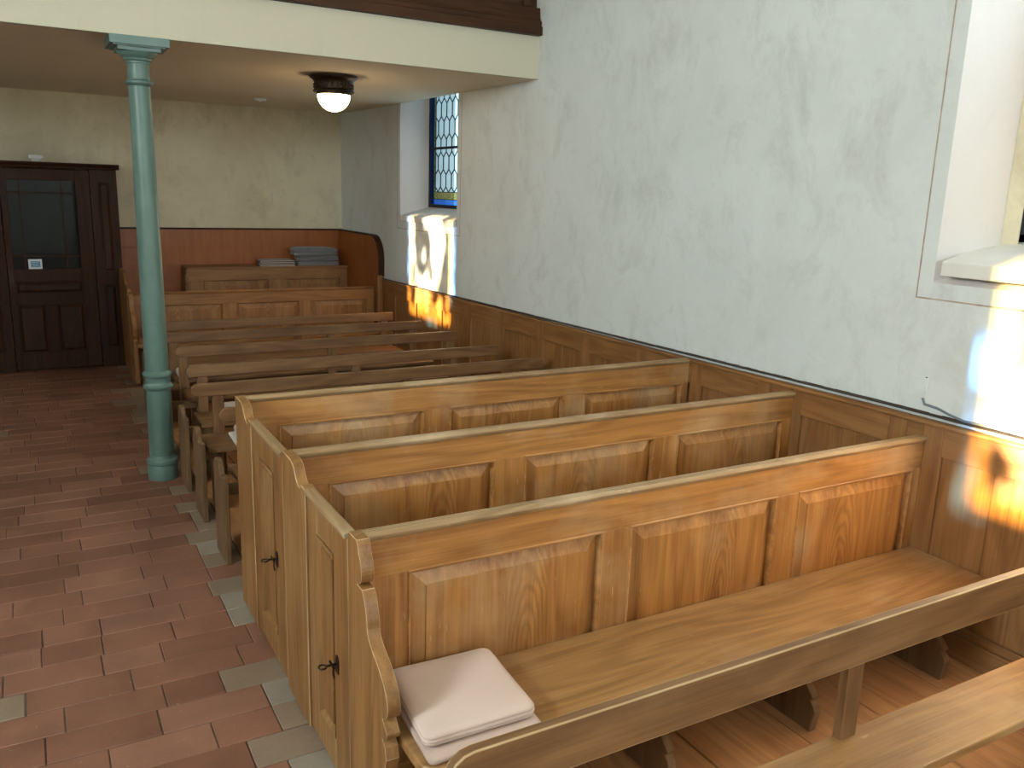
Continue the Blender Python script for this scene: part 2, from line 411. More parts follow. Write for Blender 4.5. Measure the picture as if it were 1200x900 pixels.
# ------------------------------------------------------------------ panelled joinery
def frame_and_panels(x0, x1, z0, z1, openings, y, thick=.036):
    """joined frame with openings (x0,x1,z0,z1) facing -y at y; returns (frame MB, list of raised panel MB)"""
    fr = MB(); ops = sorted(openings)
    zlo, zhi = ops[0][2], ops[0][3]
    fr.box(x0, x1, y, y+thick, zhi, z1); fr.box(x0, x1, y, y+thick, z0, zlo)
    xs = [x0]
    for o in ops: xs += [o[0], o[1]]
    xs.append(x1)
    fr.cur = 1
    for i in range(0, len(xs), 2): fr.box(xs[i], xs[i+1], y+.0004, y+thick, zlo, zhi)
    fr.cur = 0
    ps = []
    for a, b, c, d in ops:
        r0 = [(a,c),(b,c),(b,d),(a,d)]; w = .013
        r1 = [(a+w,c+w),(b-w,c+w),(b-w,d-w),(a+w,d-w)]; w2 = .018
        rm = [(a+.006,c+.006),(b-.006,c+.006),(b-.006,d-.006),(a+.006,d-.006)]
        for i in range(4):      # sticking (ogee strip)
            j = (i+1) % 4
            fr.face([(r0[i][0],y-.004,r0[i][1]),(r0[j][0],y-.004,r0[j][1]),(rm[j][0],y-.003,rm[j][1]),(rm[i][0],y-.003,rm[i][1])])
            fr.face([(rm[i][0],y-.003,rm[i][1]),(rm[j][0],y-.003,rm[j][1]),(r1[j][0],y+.022,r1[j][1]),(r1[i][0],y+.022,r1[i][1])])
            o0 = [(a-.004,c-.004),(b+.004,c-.004),(b+.004,d+.004),(a-.004,d+.004)]
            fr.face([(o0[i][0],y,o0[i][1]),(o0[j][0],y,o0[j][1]),(r0[j][0],y-.004,r0[j][1]),(r0[i][0],y-.004,r0[i][1])])
        p = MB(); q = .062
        loops = []
        for ins, yy in ((-.004,y+.033),(-.004,y+.024),(.013,y+.024),(q,y+.007),(q+.002,y+.002)):
            loops.append([(a+ins,yy,c+ins),(b-ins,yy,c+ins),(b-ins,yy,d-ins),(a+ins,yy,d-ins)])
        for A, Bq in zip(loops, loops[1:]):
            for i in range(4):
                j = (i+1) % 4; p.face([A[i],A[j],Bq[j],Bq[i]])
        p.face(loops[-1]); p.face(loops[0][::-1])
        ps.append(p)
    return fr, ps
def cap_profile(y, z, w=.052):   # reeded cap of a pew back, outline in (y,z)
    a = y-.012; h = .030
    pts = [(a+.008,z-h),(a+.004,z-h+.006),(a,z-h+.010),(a-.002,z-.012),(a+.002,z-.005),(a+.006,z-.0015)]
    n = 3; t0 = a+.009; t1 = a+w-.009; st = (t1-t0)/n
    for i in range(n): pts += [(t0+i*st,z-.005),(t0+i*st+st*.22,z),(t0+i*st+st*.78,z)]
    pts += [(t1,z-.004),(a+w-.008,z-.001),(a+w-.002,z-.008),(a+w,z-.02),(a+w-.008,z-h)]
    return pts
def arc(cx, cz, r, a0, a1, n=6):
    return [(cx+r*math.cos(math.radians(a0+(a1-a0)*i/n)), cz+r*math.sin(math.radians(a0+(a1-a0)*i/n))) for i in range(n+1)]
def scroll_support(mb, x, yb, depth, zt, z0=.018, t=.035):
    """S-shaped bracket under a seat, outline in (y,z); back at yb, front at yb-depth"""
    f = yb-depth
    pr = [(yb,z0),(yb,zt),(f+.0,zt),(f+.012,zt-.03)]
    pr += [(f+.03,zt-.05),(f+.075,zt-.075),(f+.105,zt-.12),(f+.110,zt-.17),(f+.085,zt-.215),(f+.065,zt-.235),(f+.048,zt-.255),(f+.062,zt-.27),(f+.045,zt-.285),(f+.035,zt-.31),(f+.04,zt-.34),(f+.05,z0)]
    mb.prism(pr, 'x', x-t/2, x+t/2)
def curve2(pts, n=5):
    """Catmull-Rom through points"""
    out = []
    for i in range(len(pts)-1):
        p0 = pts[max(i-1,0)]; p1 = pts[i]; p2 = pts[i+1]; p3 = pts[min(i+2,len(pts)-1)]
        for k in range(n):
            t = k/n
            out.append(tuple(.5*((2*b)+(c-a)*t+(2*a-5*b+4*c-d)*t*t+(-a+3*b-3*c+d)*t**3) for a,b,c,d in zip(p0,p1,p2,p3)))
    out.append(pts[-1]); return out

def key_in_lock(parent, x, y, z):
    mb = MB()
    mb.prism([(y-.016,z-.03),(y+.016,z-.03),(y+.018,z+.02),(y+.006,z+.034),(y-.006,z+.034),(y-.018,z+.02)], 'x', x-.003, x+.001)
    mb.tube([(x,y,z+.004),(x-.04,y,z+.004)], .004)
    pts = [(x-.052+.013*math.cos(2*PI*i/14), y+.006*math.sin(2*PI*i/14)*2.4, z+.004) for i in range(15)]
    mb.tube(pts, .0032, 6)
    mb.tube([(x-.02,y-.022,z+.004),(x-.02,y+.022,z+.006)], .0045)
    mb.tube([(x-.012,y+.004,z-.002),(x-.016,y+.003,z-.03),(x-.012,y+.003,z-.05)], .003)
    return mb.build('key', KEYM, parent, smooth=40)

def box_pew(y, zr, label, ops, zpan, seat_left=.842, supports=(1.02,1.80,2.52,3.33), x_end=DADO, wk='pew', seat=True, zseat=.455, group='panelled box pews'):
    root = thing('box_pew', label, 'pew', (XE, y, .018), group)
    fr, ps = frame_and_panels(XE+.042, x_end, .018, zr-.029, [(a,b,.15,zpan) for a,b in ops], y)
    fr.build('back_frame', [wood(wk, 0), wood(wk, 2)], root, bevel=.002, seg=1)
    for p in ps: p.build('raised_panel', wood(wk, 2, True), root)
    mb = MB(); mb.prism(cap_profile(y, zr), 'x', XE+.040, x_end); mb.build('cap_rail', wood('worn' if wk == 'pew' else wk, 0), root, smooth=30)
    if seat:
        mb = MB(); d = .455
        mb.prism([(seat_left,y-.001),(DADO-.002,y-.001),(DADO-.002,y-d)]+[(seat_left+.06+.06*math.cos(math.radians(a)),y-d+.06+.06*math.sin(math.radians(a))) for a in (270,247,225,202,180)], 'z', zseat-.036, zseat)
        mb.build('seat', wood('seat', 0), root, bevel=.008, seg=3)
        for sx in supports:
            mb = MB(); scroll_support(mb, sx, y-.005, .43, zseat-.037); mb.build('seat_support', wood('end', 2), root, bevel=.003, seg=1)
    return root
OPS = [(.978,1.737),(1.868,2.621),(2.751,3.49)]
pew1 = box_pew(2.345, 1.0, 'panelled oak pew with long bare seat carrying the folded beige cushions', OPS, .843)
pew2 = box_pew(3.137, 1.037, 'panelled oak pew with aisle door, directly behind the pew with beige cushions', [(.966,1.715),(1.872,2.608),(2.755,3.485)], .885)
pew3 = box_pew(3.989, 1.063, 'panelled oak pew with aisle door, last before the open-backed benches', [(.985,1.747),(1.90,2.618),(2.765,3.50)], .908)

def pew_end(root, y, pts_front, zr, name='end_panel', wk='door', x0=XE):
    mb = MB(); pr = [(y+.036,0.018),(y+.036,zr)] + pts_front
    mb.prism(pr, 'x', x0, x0+.042); return mb.build(name, wood(wk, 2), root, bevel=.003, seg=2, arris=wood('edge', 2) if wk == 'door' else None)
# nearest pew: free scrolled end
Y = 2.345
fr = [(Y-.04,1.0)] + curve2([(Y-.052,.985),(Y-.058,.965),(Y-.075,.935),(Y-.082,.90),(Y-.072,.872),(Y-.045,.858)],3) \
   + curve2([(Y-.085,.855),(Y-.108,.825),(Y-.125,.775),(Y-.132,.735),(Y-.160,.705),(Y-.220,.672),(Y-.272,.630),(Y-.296,.585),(Y-.290,.545),(Y-.255,.522)],4) \
   + curve2([(Y-.275,.505),(Y-.290,.488),(Y-.282,.468),(Y-.255,.455)],3) + [(Y-.275,.435),(Y-.285,.40),(Y-.27,.36),(Y-.25,.018)]
pew_end(pew1, Y, fr, 1.0)
# pews 2 and 3: post with an S top, hinged door with a narrow panel, key in the lock
def post_and_door(root, y, zr, y_near, zdoor, key_z, post_w=.275):
    yp = y-post_w
    fr = curve2([(y-.03,zr),(y-.085,zr-.002),(y-.125,zr-.018),(y-.155,zr-.052),(y-.185,zr-.072),(y-.215,zr-.075)],4) + [(y-.222,zdoor+.004),(yp,zdoor),(yp,.018)]
    pew_end(root, y, fr, zr, 'end_post')
    d = MB(); t0, t1 = XE+.007, XE+.040; y0, y1 = y_near, yp-.006
    a, b = y0+.150, y1-.110; c, e = .155, zdoor-.125
    for q in ((y0,a,.03,zdoor),(b,y1,.03,zdoor),(a,b,e,zdoor),(a,b,.03,c)): d.box(t0, t1, *q)
    for i in range(4):
        r0 = [(a,c),(b,c),(b,e),(a,e)]; r1 = [(a+.014,c+.014),(b-.014,c+.014),(b-.014,e-.014),(a+.014,e-.014)]; j = (i+1) % 4
        d.face([(t0-.002,*r0[i]),(t0-.002,*r0[j]),(t0+.022,*r1[j]),(t0+.022,*r1[i])])
    door = d.build('door', wood('door', 2), root, bevel=.0022, seg=2, arris=wood('edge', 2))
    p = MB(); loops = []
    for ins, xx in ((-.004,t1-.004),(-.004,t0+.024),(.012,t0+.024),(.034,t0+.010),(.036,t0+.004)):
        loops.append([(xx,a+ins,c+ins),(xx,b-ins,c+ins),(xx,b-ins,e-ins),(xx,a+ins,e-ins)])
    for A, Bq in zip(loops, loops[1:]):
        for i in range(4): p.face([A[i],A[(i+1)%4],Bq[(i+1)%4],Bq[i]])
    p.face(loops[-1]); p.face(loops[0][::-1])
    p.build('door_panel', wood('door', 2), door)
    mb = MB(); mb.prism([(XE-.004,zdoor-.012),(XE-.004,zdoor+.002),(XE+.004,zdoor+.008),(XE+.034,zdoor+.008),(XE+.04,zdoor+.002),(XE+.04,zdoor-.012)], 'y', y0, y1+.002)
    mb.build('door_cap', wood('worn', 1), door, bevel=.002, seg=1)
    key_in_lock(door, t0, y0+.12, key_z)['label'] = 'dark iron key in its lock'
post_and_door(pew2, 3.137, 1.037, 2.410, .975, .46)
post_and_door(pew3, 3.989, 1.063, 3.202, 1.012, .52)

# ------------------------------------------------------------------ wainscot along the wall
def dz(y): return 1.0 - .072*max(0, min(1, (y-2.6)/6.6))
mb = MB(); zt = 1.10
def pan(a, b):     # one bay: stile, rails, two butt boards set back
    mb.box(DADO, XW+.02, a, a+.10, .13, zt-.022)
    mb.cur = 1; mb.box(DADO, XW+.02, a+.10, b, .92, zt-.022); mb.box(DADO+.001, XW+.02, a+.10, b, .13, .17); mb.cur = 0
    m = (a+.10+b)/2; mb.box(DADO+.021, XW+.02, a+.10, b, .17, .92)
    for u, v in ((a+.10,m-.0025),(m+.0025,b)):
        mb.box(DADO+.016, XW+.02, u, v, .17, .92)
STILES = [-.9,-.22,.46,1.10,1.66,2.255,2.44,3.08,3.30,3.87,4.42,5.09,5.75,6.42,7.05,7.7,8.35,8.95,9.40]
for a, b in zip(STILES, STILES[1:]): pan(a, b)
mb.cur = 1; mb.box(DADO-.012, XW+.02, STILES[0], 9.40, .018, .13)
mb.prism([(DADO-.010,zt-.022),(DADO-.013,zt-.014),(DADO-.011,zt-.006),(DADO-.006,zt),(XW+.01,zt),(XW+.01,zt-.022)], 'y', STILES[0], 9.40)
mb.warp(lambda x,y,z: (x,y,.018+(z-.018)*dz(y)))
struct(mb.build('trim_2', [wood('dado', 2), wood('dado', 1)], bevel=.003, seg=1))
mb = MB(); rr = random.Random(5); y = STILES[0]      # ragged mortar joint on top of the wainscot
while y < 9.4:
    w = rr.uniform(.02,.10); h = rr.uniform(.001,.004); d = rr.uniform(.031,.035)
    mb.prism([(XW-d,zt-.002),(XW-d*.9,zt+h*.4),(XW+.004,zt+h+.003),(XW+.004,zt-.002)], 'y', y, min(9.4,y+w)); y += w
mb.warp(lambda x,y,z: (x,y,.018+(z-.018)*dz(y))); struct(mb.build('trim_3', CRUST))
# tall wainscot of the rear bay: along the back wall and returning on the side wall with a rounded end
mb = MB(); mb.box(.90, XW, YB-.03, YB+.02, .018, 1.50)
for i in range(7): mb.box(.90, XW-.03, YB-.031-.001*(i%2), YB-.028, .03+i*.21, .03+i*.21+.207)
pr = [(YB-.03,.018),(YB-.03,1.50)] + arc(9.36+.26,1.50-.26,.26,90,180,8) + [(9.36,.018)]
mb.prism(pr, 'x', DADO-.035, XW+.01)
pr2 = [(YB-.03,1.50),(YB-.03,1.515)] + arc(9.35+.27,1.515-.27,.27,90,180,8) + [(9.35,1.05),(9.36,1.05)] + arc(9.36+.26,1.50-.26,.26,180,90,8)
struct(mb.build('trim_4', wood('red', 2), bevel=.003, seg=1))
mb = MB(); mb.prism(pr2, 'x', DADO-.045, XW+.012); mb.box(.90, XW, YB-.045, YB+.01, 1.50, 1.518)
struct(mb.build('trim_5', wood('dark', 0), bevel=.003, seg=1))
mb = MB(); mb.box(DADO-.06, DADO-.001, 9.335, 9.40, .018, 1.06); struct(mb.build('trim_6', wood('dado', 2), bevel=.004))

# ------------------------------------------------------------------ open-backed benches
def bench_parts(root, y, xl, xr, st, zt=.795, rail_h=.085, scroll=False, endboard=True, depth=.30):
    mb = MB(); r = rail_h/2; z1 = zt; z0 = zt-rail_h
    pr = [(xr,z0),(xr,z1)] + [(xl+r+r*math.cos(math.radians(a)), z0+r+r*math.sin(math.radians(a))) for a in (90,112,135,158,180,202,225,248,270)]
    mb.prism(pr, 'y', y, y+.03); mb.build('backrest_rail', wood('bench', 0), root, bevel=.004 if scroll else .006, seg=3, arris=wood('edge', 0) if scroll else None)
    for sx in st:
        mb = MB(); mb.box(sx-.035, sx+.035, y+.012, y+.046, .018, z0+.045); mb.build('stile', wood('bench', 2), root, bevel=.004, seg=1)
    mb = MB(); ys0, ys1 = y-depth, y+.045; q = .045
    mb.prism([(xr,ys1),(xr,ys0)] + [(xl+.04+q+q*math.cos(math.radians(a)), ys0+q+q*math.sin(math.radians(a))) for a in (270,240,210,180)] + [(xl+.04,ys1)], 'z', .418, .45)
    for sx in st: pass
    mb.build('seat', wood('seat' if scroll else 'bench', 0), root, bevel=.007, seg=3)
    mb = MB(); mb.box(xl+.16, xr-.05, y-.02, y+.010, .33, .417); mb.build('apron', wood('bench', 0), root, bevel=.003, seg=1)
    for sx in st[1:]:
        mb = MB(); scroll_support(mb, sx, y+.01, depth-.03, .417, t=.032); mb.build('leg', wood('end', 2), root, bevel=.003, seg=1)
    mb = MB(); mb.box(xl+.10, xl+.135, y-depth+.04, y+.01, .018, .417); mb.build('leg', wood('end', 2), root, bevel=.003, seg=1)
    if endboard:
        pr = [(y-.36,.0),(y-.36,.500),(y-.345,.510),(y-.315,.512)] + curve2([(y-.305,.488),(y-.285,.485),(y-.262,.505),(y-.235,.542),(y-.20,.565),(y-.15,.562),(y-.11,.535),(y-.09,.49)],3) + [(y-.085,.0)]
        mb = MB(); mb.prism(pr, 'x', XE+.012, XE+.042); mb.build('end_board', wood('end', 2), root, bevel=.006, seg=2)
        mb = MB(); mb.box(XE+.041, xl+.101, y-.24, y-.20, .36, .417); mb.build('end_bracket', wood('end', 0), root)
BG = 'open-backed oak benches'
def bench(y, xl, xr, label, st, **kw):
    root = thing('open_bench', label, 'bench', (XE+.04, y, .0), BG)
    bench_parts(root, y, xl, xr, st, **kw); return root
bench(1.455, .70, 3.40, 'oak open-backed bench with wide rail, standing in front of the beige cushions', (.97,2.055,3.29), zt=.835, rail_h=.132, scroll=True, endboard=False, depth=.185)
bench(4.85, .865, 3.44, 'mostly hidden low bench wedged against the back of the last door pew', (1.0,2.2,3.30))
bench(5.53, .82, 3.43, 'first full open-backed bench behind the door pews, rail end rounded', (.985,2.3,3.28))
bench(6.13, .88, 3.36, 'open-backed bench beside the foot of the green column, second full rail', (.99,2.12,2.95))
bench(6.90, .92, 3.34, 'open-backed bench in the middle of the five, third full rail', (.98,2.175,3.28))
bench(7.58, .93, 3.29, 'open-backed bench with sunlit rail end by the wall', (1.0,2.38,3.2))
bench(8.22, .835, 3.24, 'rearmost open-backed bench, before the rear panelled pew', (.98,2.25,3.15))

# ------------------------------------------------------------------ rear panelled pews
rear = box_pew(9.45, .925, 'dark oak panelled pew at the rear, its scrolled end facing the open benches', [(1.19-.17,1.771),(1.918,2.604),(2.745,3.40)], .785, x_end=DADO-.062, wk='dado', group=None, supports=(1.1,2.2,3.2), seat_left=.86)
Y = 9.45
fr = [(Y-.03,.925)] + curve2([(Y-.05,.91),(Y-.075,.86),(Y-.09,.80),(Y-.12,.74),(Y-.20,.68),(Y-.26,.60),(Y-.25,.52)],4) + [(Y-.22,.48),(Y-.25,.44),(Y-.24,.018)]
pew_end(rear, Y, fr, .925, wk='dado', x0=XE+.05)
mb = MB(); pr = [(Y+.04,.018),(Y+.04,.925)] + curve2([(Y+.06,.96),(Y+.14,.985),(Y+.24,1.00),(Y+.30,1.04),(Y+.42,1.09),(Y+.56,1.10),(Y+.85,1.10)],4) + [(Y+.85,.018)]
mb.prism(pr, 'x', XE+.05, XE+.09); mb.build('side_panel', wood('dado', 2), rear, bevel=.004)
desk = thing('shelf_pew', 'short panelled pew front with ledge holding the folded grey blankets', 'pew', (1.585, 10.48, .018))
fr, ps = frame_and_panels(1.585, DADO-.04, .018, 1.055, [(1.757,2.522,.2,.925),(2.731,3.42,.2,.925)], 10.48)
fr.build('back_frame', [wood('dado', 0), wood('dado', 2)], desk, bevel=.002, seg=1)
for p in ps: p.build('raised_panel', wood('dado', 2), desk)
mb = MB(); mb.box(1.575, DADO-.04, 10.465, YB-.035, 1.055, 1.08); mb.build('ledge', wood('dado', 0), desk, bevel=.006)
mb = MB(); mb.box(1.565, 1.585, 10.475, YB-.06, .018, 1.055)
for i in range(6): mb.box(1.555, 1.590, 10.462, 10.482, .30+i*.12, .30+i*.12+.10)
mb.build('end_panel', wood('dado', 2), desk, bevel=.006)

# ------------------------------------------------------------------ cushions and blankets
def cushion(name, label, cat, pts, z, t, mat, group, edge=None, sag=.0, creases=2, corner=.05, lobes=1):
    """soft pad from 4 corner points (counter-clockwise), bottom z, thickness t"""
    c = sum((Vector(p) for p in pts), Vector((0,0)))/4
    N = 10; mb = MB(); rim = []
    for i in range(4):
        a = Vector(pts[i]); b = Vector(pts[(i+1)%4]); pv = Vector(pts[i-1])
        d0 = (pv-a).normalized()*corner; d1 = (b-a).normalized()*corner
        for k in range(5):
            u = k/4; rim.append((1-u)**2*(a+d0)+2*u*(1-u)*(a+d0*.12+d1*.12)+u*u*(a+d1))
        for k in range(1,4): rim.append((a+d1).lerp(b-(b-a).normalized()*corner, k/4))
    n = len(rim)
    prof = []
    for i in range(8*lobes+1):         # half-round edge (one lobe per fold) with creases
        f = i/(8*lobes); zz = z + t*f; g = f*lobes-min(int(f*lobes+1e-9), lobes-1)
        ins = t/lobes*.42*(1-math.sqrt(max(0,1-(2*g-1)**2)))
        if creases and i in (3,5): ins += .004
        prof.append((ins, zz))
    rings = [(0.5*t, z)] ; rings = prof
    rows = []
    for ins, zz in rings:
        row = []
        for p in rim:
            d = (c-p); L = d.length; row.append((*(p+d*(ins/L)), zz))
        rows.append(row)
    for f, lift in ((.12,.004),(.3,.008),(.55,.010),(.8,.010)):
        row = []
        for p in rim:
            q = p.lerp(c, max(f, prof[-1][0]/(c-p).length+.02)); row.append((*q, z+t+lift*t/.05-sag*f))
        rows.append(row)
    off = len(mb.v)
    for row in rows: mb.v += row
    for r in range(len(rows)-1):
        for i in range(n):
            j = (i+1) % n; mb.f.append((r*n+i, r*n+j, (r+1)*n+j, (r+1)*n+i)); mb.m.append(0)
    mb.f.append(tuple(reversed(range(n)))); mb.m.append(0)
    mb.f.append(tuple((len(rows)-1)*n+i for i in range(n))); mb.m.append(0)
    o = mb.build(name, mat, None, smooth=60, loc=(c.x,c.y,z))
    tag(o, label, cat, group)
    if edge:
        pm = MB()
        for zz in (z+t*.30, z+t*.70):
            ins = prof[3][0]-.001
            pm.tube([(*(p+(c-p)*(ins/(c-p).length)), zz) for p in rim+rim[:1]], .0022, 5)
        pm.build('piping', edge, o, smooth=60)
    return o
CG = 'seat cushions on the pews'
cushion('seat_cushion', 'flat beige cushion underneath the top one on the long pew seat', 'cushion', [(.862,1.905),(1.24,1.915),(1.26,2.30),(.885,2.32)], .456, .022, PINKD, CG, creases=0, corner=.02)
cushion('seat_cushion', 'thick beige folded cushion on top, at the aisle end of the long pew seat', 'cushion', [(.862,1.945),(1.235,1.94),(1.262,2.322),(.895,2.335)], .4835, .042, PINK, CG, edge=PINKD, corner=.03)
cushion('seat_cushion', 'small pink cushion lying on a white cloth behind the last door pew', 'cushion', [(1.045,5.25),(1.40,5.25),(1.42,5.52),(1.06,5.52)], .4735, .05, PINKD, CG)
cushion('folded_cloth', 'white folded cloth under the pink cushion on the first full bench', 'cloth', [(1.02,5.236),(1.38,5.236),(1.39,5.51),(1.03,5.51)], .4505, .018, CREAM, None, creases=0, corner=.01)
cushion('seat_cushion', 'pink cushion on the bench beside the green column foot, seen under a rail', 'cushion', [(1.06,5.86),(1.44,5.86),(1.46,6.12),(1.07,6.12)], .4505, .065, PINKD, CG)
cushion('seat_cushion', 'pale cushion just behind the green column, on the bench with sunlit rail', 'cushion', [(.99,7.30),(1.36,7.30),(1.36,7.56),(1.0,7.56)], .4505, .06, PINK, CG)

ZL = 1.0805; BG2 = 'folded blankets on the rear ledge'
def blanket(label, pts, z, t, mat, lobes, edge=None):
    o = cushion('folded_blanket', label, 'blanket', pts, z, t, mat, BG2, creases=0, corner=.03, lobes=lobes)
    if edge:       # pale bound edges along the folds
        m = MB(); A, B_ = Vector((*pts[0],0)), Vector((*pts[1],0)); C_ = Vector((*pts[3],0))
        for k in range(lobes+1):
            zz = z+.003+k*(t-.003)/lobes
            m.tube([A+Vector((.012,-.001,zz)), B_+Vector((-.02,-.001,zz))], .0035, 6)
        m.tube([A+Vector((.012,-.001,z+.003)), A+Vector((-.006,-.001,z+t*.5)), A+Vector((.012,-.001,z+t))], .0035, 6)
        m.build('bound_edge', edge, o, smooth=60)
    return o
blanket('flat dark blanket with pale bound edges, lying beside the grey blanket stack', [(2.42,10.49),(2.86,10.49),(2.86,10.77),(2.44,10.77)], ZL, .062, GREYD, 3, CREAM)
blanket('bottom blanket of the grey stack on the rear ledge', [(2.885,10.49),(3.42,10.50),(3.40,10.78),(2.90,10.78)], ZL, .048, GREY, 2)
blanket('middle blanket of the grey stack on the rear ledge', [(2.90,10.485),(3.41,10.50),(3.40,10.78),(2.91,10.77)], ZL+.0605, .048, GREY, 2)
blanket('topmost grey blanket of the stack, overhanging the others', [(2.825,10.47),(3.40,10.50),(3.37,10.78),(2.86,10.79)], ZL+.121, .085, GREY, 2)

# ------------------------------------------------------------------ green iron column
CX, CY = .70, 6.17
col = thing('iron_column', 'green painted cast-iron column carrying the gallery, beside the benches', 'column', (CX,CY,0)); col['kind'] = 'thing'
mb = MB(); mb.lathe([(.100,0),(.100,.10),(.096,.106),(.104,.112),(.104,.135),(.097,.145),(.088,.152),(.083,.17)], CX, CY, 40); mb.build('base', IRON, col, smooth=35)
mb = MB(); mb.lathe([(.081,.165),(.080,.60),(.080,.655)], CX, CY, 40); mb.build('lower_shaft', IRON, col, smooth=35)
mb = MB(); mb.lathe([(.080,.64),(.086,.645),(.095,.655),(.096,.668),(.088,.678),(.084,.684),(.084,.725),(.088,.732),(.097,.742),(.097,.756),(.088,.768),(.078,.775)], CX, CY, 40); mb.build('collar', IRON, col, smooth=35)
mb = MB(); mb.lathe([(.077,.77),(.075,1.4),(.069,2.2),(.066,2.64)], CX, CY, 40); mb.build('shaft', IRON, col, smooth=35)
mb = MB(); mb.lathe([(.066,2.63),(.074,2.636),(.085,2.648),(.085,2.658),(.074,2.668),(.067,2.674),(.067,2.765),(.072,2.77),(.072,2.778),(.084,2.788),(.086,2.796),(.098,2.805),(.118,2.826),(.122,2.834)], CX, CY, 40)
mb.box(CX-.125,CX+.125,CY-.125,CY+.125,2.834,2.858); mb.box(CX-.172,CX+.172,CY-.172,CY+.172,2.862,2.9125); mb.box(CX-.15,CX+.15,CY-.15,CY+.15,2.855,2.866)
mb.build('capital', IRON, col, smooth=35)

# ------------------------------------------------------------------ ceiling lamp and small fittings
LX, LY = 2.262, 7.04
lamp = thing('ceiling_lamp', 'lit bronze ceiling lamp with white half-globe under the gallery', 'lamp', (LX,LY,ZG0))
mb = MB(); zc = ZG0
mb.lathe([(.150,zc-.118),(.163,zc-.122),(.167,zc-.112),(.156,zc-.100),(.154,zc-.055),(.158,zc-.048),(.160,zc-.04),(.172,zc-.025),(.190,zc-.015),(.194,zc-.004),(.194,zc)], LX, LY, 40)
for i in range(26):
    a = 2*PI*i/26
    for zz in (zc-.066,zc-.086):
        q = Vector((LX+.155*math.cos(a), LY+.155*math.sin(a), zz)); mb.lathe([(.002,zz-.008),(.009,zz-.004),(.009,zz+.004),(.002,zz+.008)], q.x, q.y, 6)
mb.build('mount', BRONZE, lamp, smooth=35)
mb = MB(); mb.lathe([(.128,zc-.142),(.137,zc-.142),(.137,zc-.118),(.128,zc-.118)], LX, LY, 40); mb.build('rim', BRONZE, lamp, smooth=35)
t = NT('lit_opal_glass'); e = t.n('ShaderNodeEmission'); e.inputs[0].default_value = (1,.72,.40,1); e.inputs[1].default_value = 15.0
t.l(e.outputs[0], t.out.inputs[0]); OPAL = t.mat
mb = MB(); mb.lathe([(.002,zc-.272)]+[(.131*math.sin(math.radians(a)), zc-.142-.130*math.cos(math.radians(a))) for a in range(8,91,8)]+[(.131,zc-.138)], LX, LY, 40)
mb.build('globe', OPAL, lamp, smooth=60)
sp = thing('recessed_spotlight', 'tiny recessed spotlight in the gallery ceiling behind the lamp', 'spotlight', (2.256,9.51,ZG0))
mb = MB(); mb.lathe([(.040,ZG0-.006),(.062,ZG0-.004),(.064,ZG0+.02),(.040,ZG0+.02)], 2.256, 9.51, 24); mb.build('ring', WHITEM, sp, smooth=40)
mb = MB(); mb.lathe([(.004,ZG0-.014),(.022,ZG0-.010),(.026,ZG0+.02)], 2.256, 9.51, 16); mb.build('lens', m_simple('chrome', lin('d0d0d0'), .15, 5, .05, 1), sp, smooth=40)

# porch of dark wood with a glazed door
PY = 10.34
po = thing('entrance_porch', 'dark brown wooden entrance porch with glazed door at the back', 'porch', (.2,PY,0))
mb = MB()
for s0, s1 in ((.62,.885),(-.485,-.22)):
    mb.box(s0,s0+.075,PY,PY+.04,.0,2.15); mb.box(s1-.08,s1,PY,PY+.04,.0,2.15); mb.box(s0+.07,s1-.07,PY,PY+.04,2.02,2.15); mb.box(s0+.07,s1-.07,PY,PY+.04,0,.22); mb.box(s0+.07,s1-.07,PY,PY+.04,.92,1.06)
mb.box(-.485,.885,PY,PY+.04,2.14,2.16)
mb.box(.845,.885,PY+.02,YB-.002,0,2.15); mb.box(-.485,-.445,PY+.02,YB-.002,0,2.15)
mb.build('frame', wood('dark', 2), po, bevel=.004)
for s0 in (.695,-.415):
    for z0, z1 in ((1.06,2.02),(.22,.92)):
        m2 = MB(); a, b = s0, s0+.115; L = []
        for ins, yy in ((-.01,PY+.03),(-.01,PY+.018),(.012,PY+.018),(.035,PY+.006)):
            L.append([(a+ins,yy,z0+ins),(b-ins,yy,z0+ins),(b-ins,yy,z1-ins),(a+ins,yy,z1-ins)])
        for A, Bq in zip(L, L[1:]):
            for i in range(4): m2.face([A[i],A[(i+1)%4],Bq[(i+1)%4],Bq[i]])
        m2.face(L[-1]); m2.face(L[0][::-1]); m2.build('side_panel', wood('dark', 2), po)
mb = MB(); mb.prism([(PY-.03,2.15),(PY-.035,2.17),(PY-.055,2.185),(PY-.06,2.205),(YB-.002,2.205),(YB-.002,2.15)], 'x', -.51, .915); mb.build('cornice', wood('dark', 0), po, bevel=.003)
d = MB(); D0, D1 = -.215, .615; dy = PY-.012
gx0, gx1, gz0, gz1 = -.155, .478, 1.10, 2.02
d.box(D0,gx0,dy,dy+.04,.02,2.135); d.box(gx1,D1,dy,dy+.04,.02,2.135); d.box(gx0,gx1,dy,dy+.04,gz1,2.135)
d.box(gx0,gx1,dy,dy+.04,.965,gz0); d.box(gx0,gx1,dy,dy+.04,.715,.84); d.box(gx0,gx1,dy,dy+.04,.02,.2)
d.box(.105,.215,dy,dy+.04,.2,.715)
door = d.build('door', wood('dark', 2), po, bevel=.004)
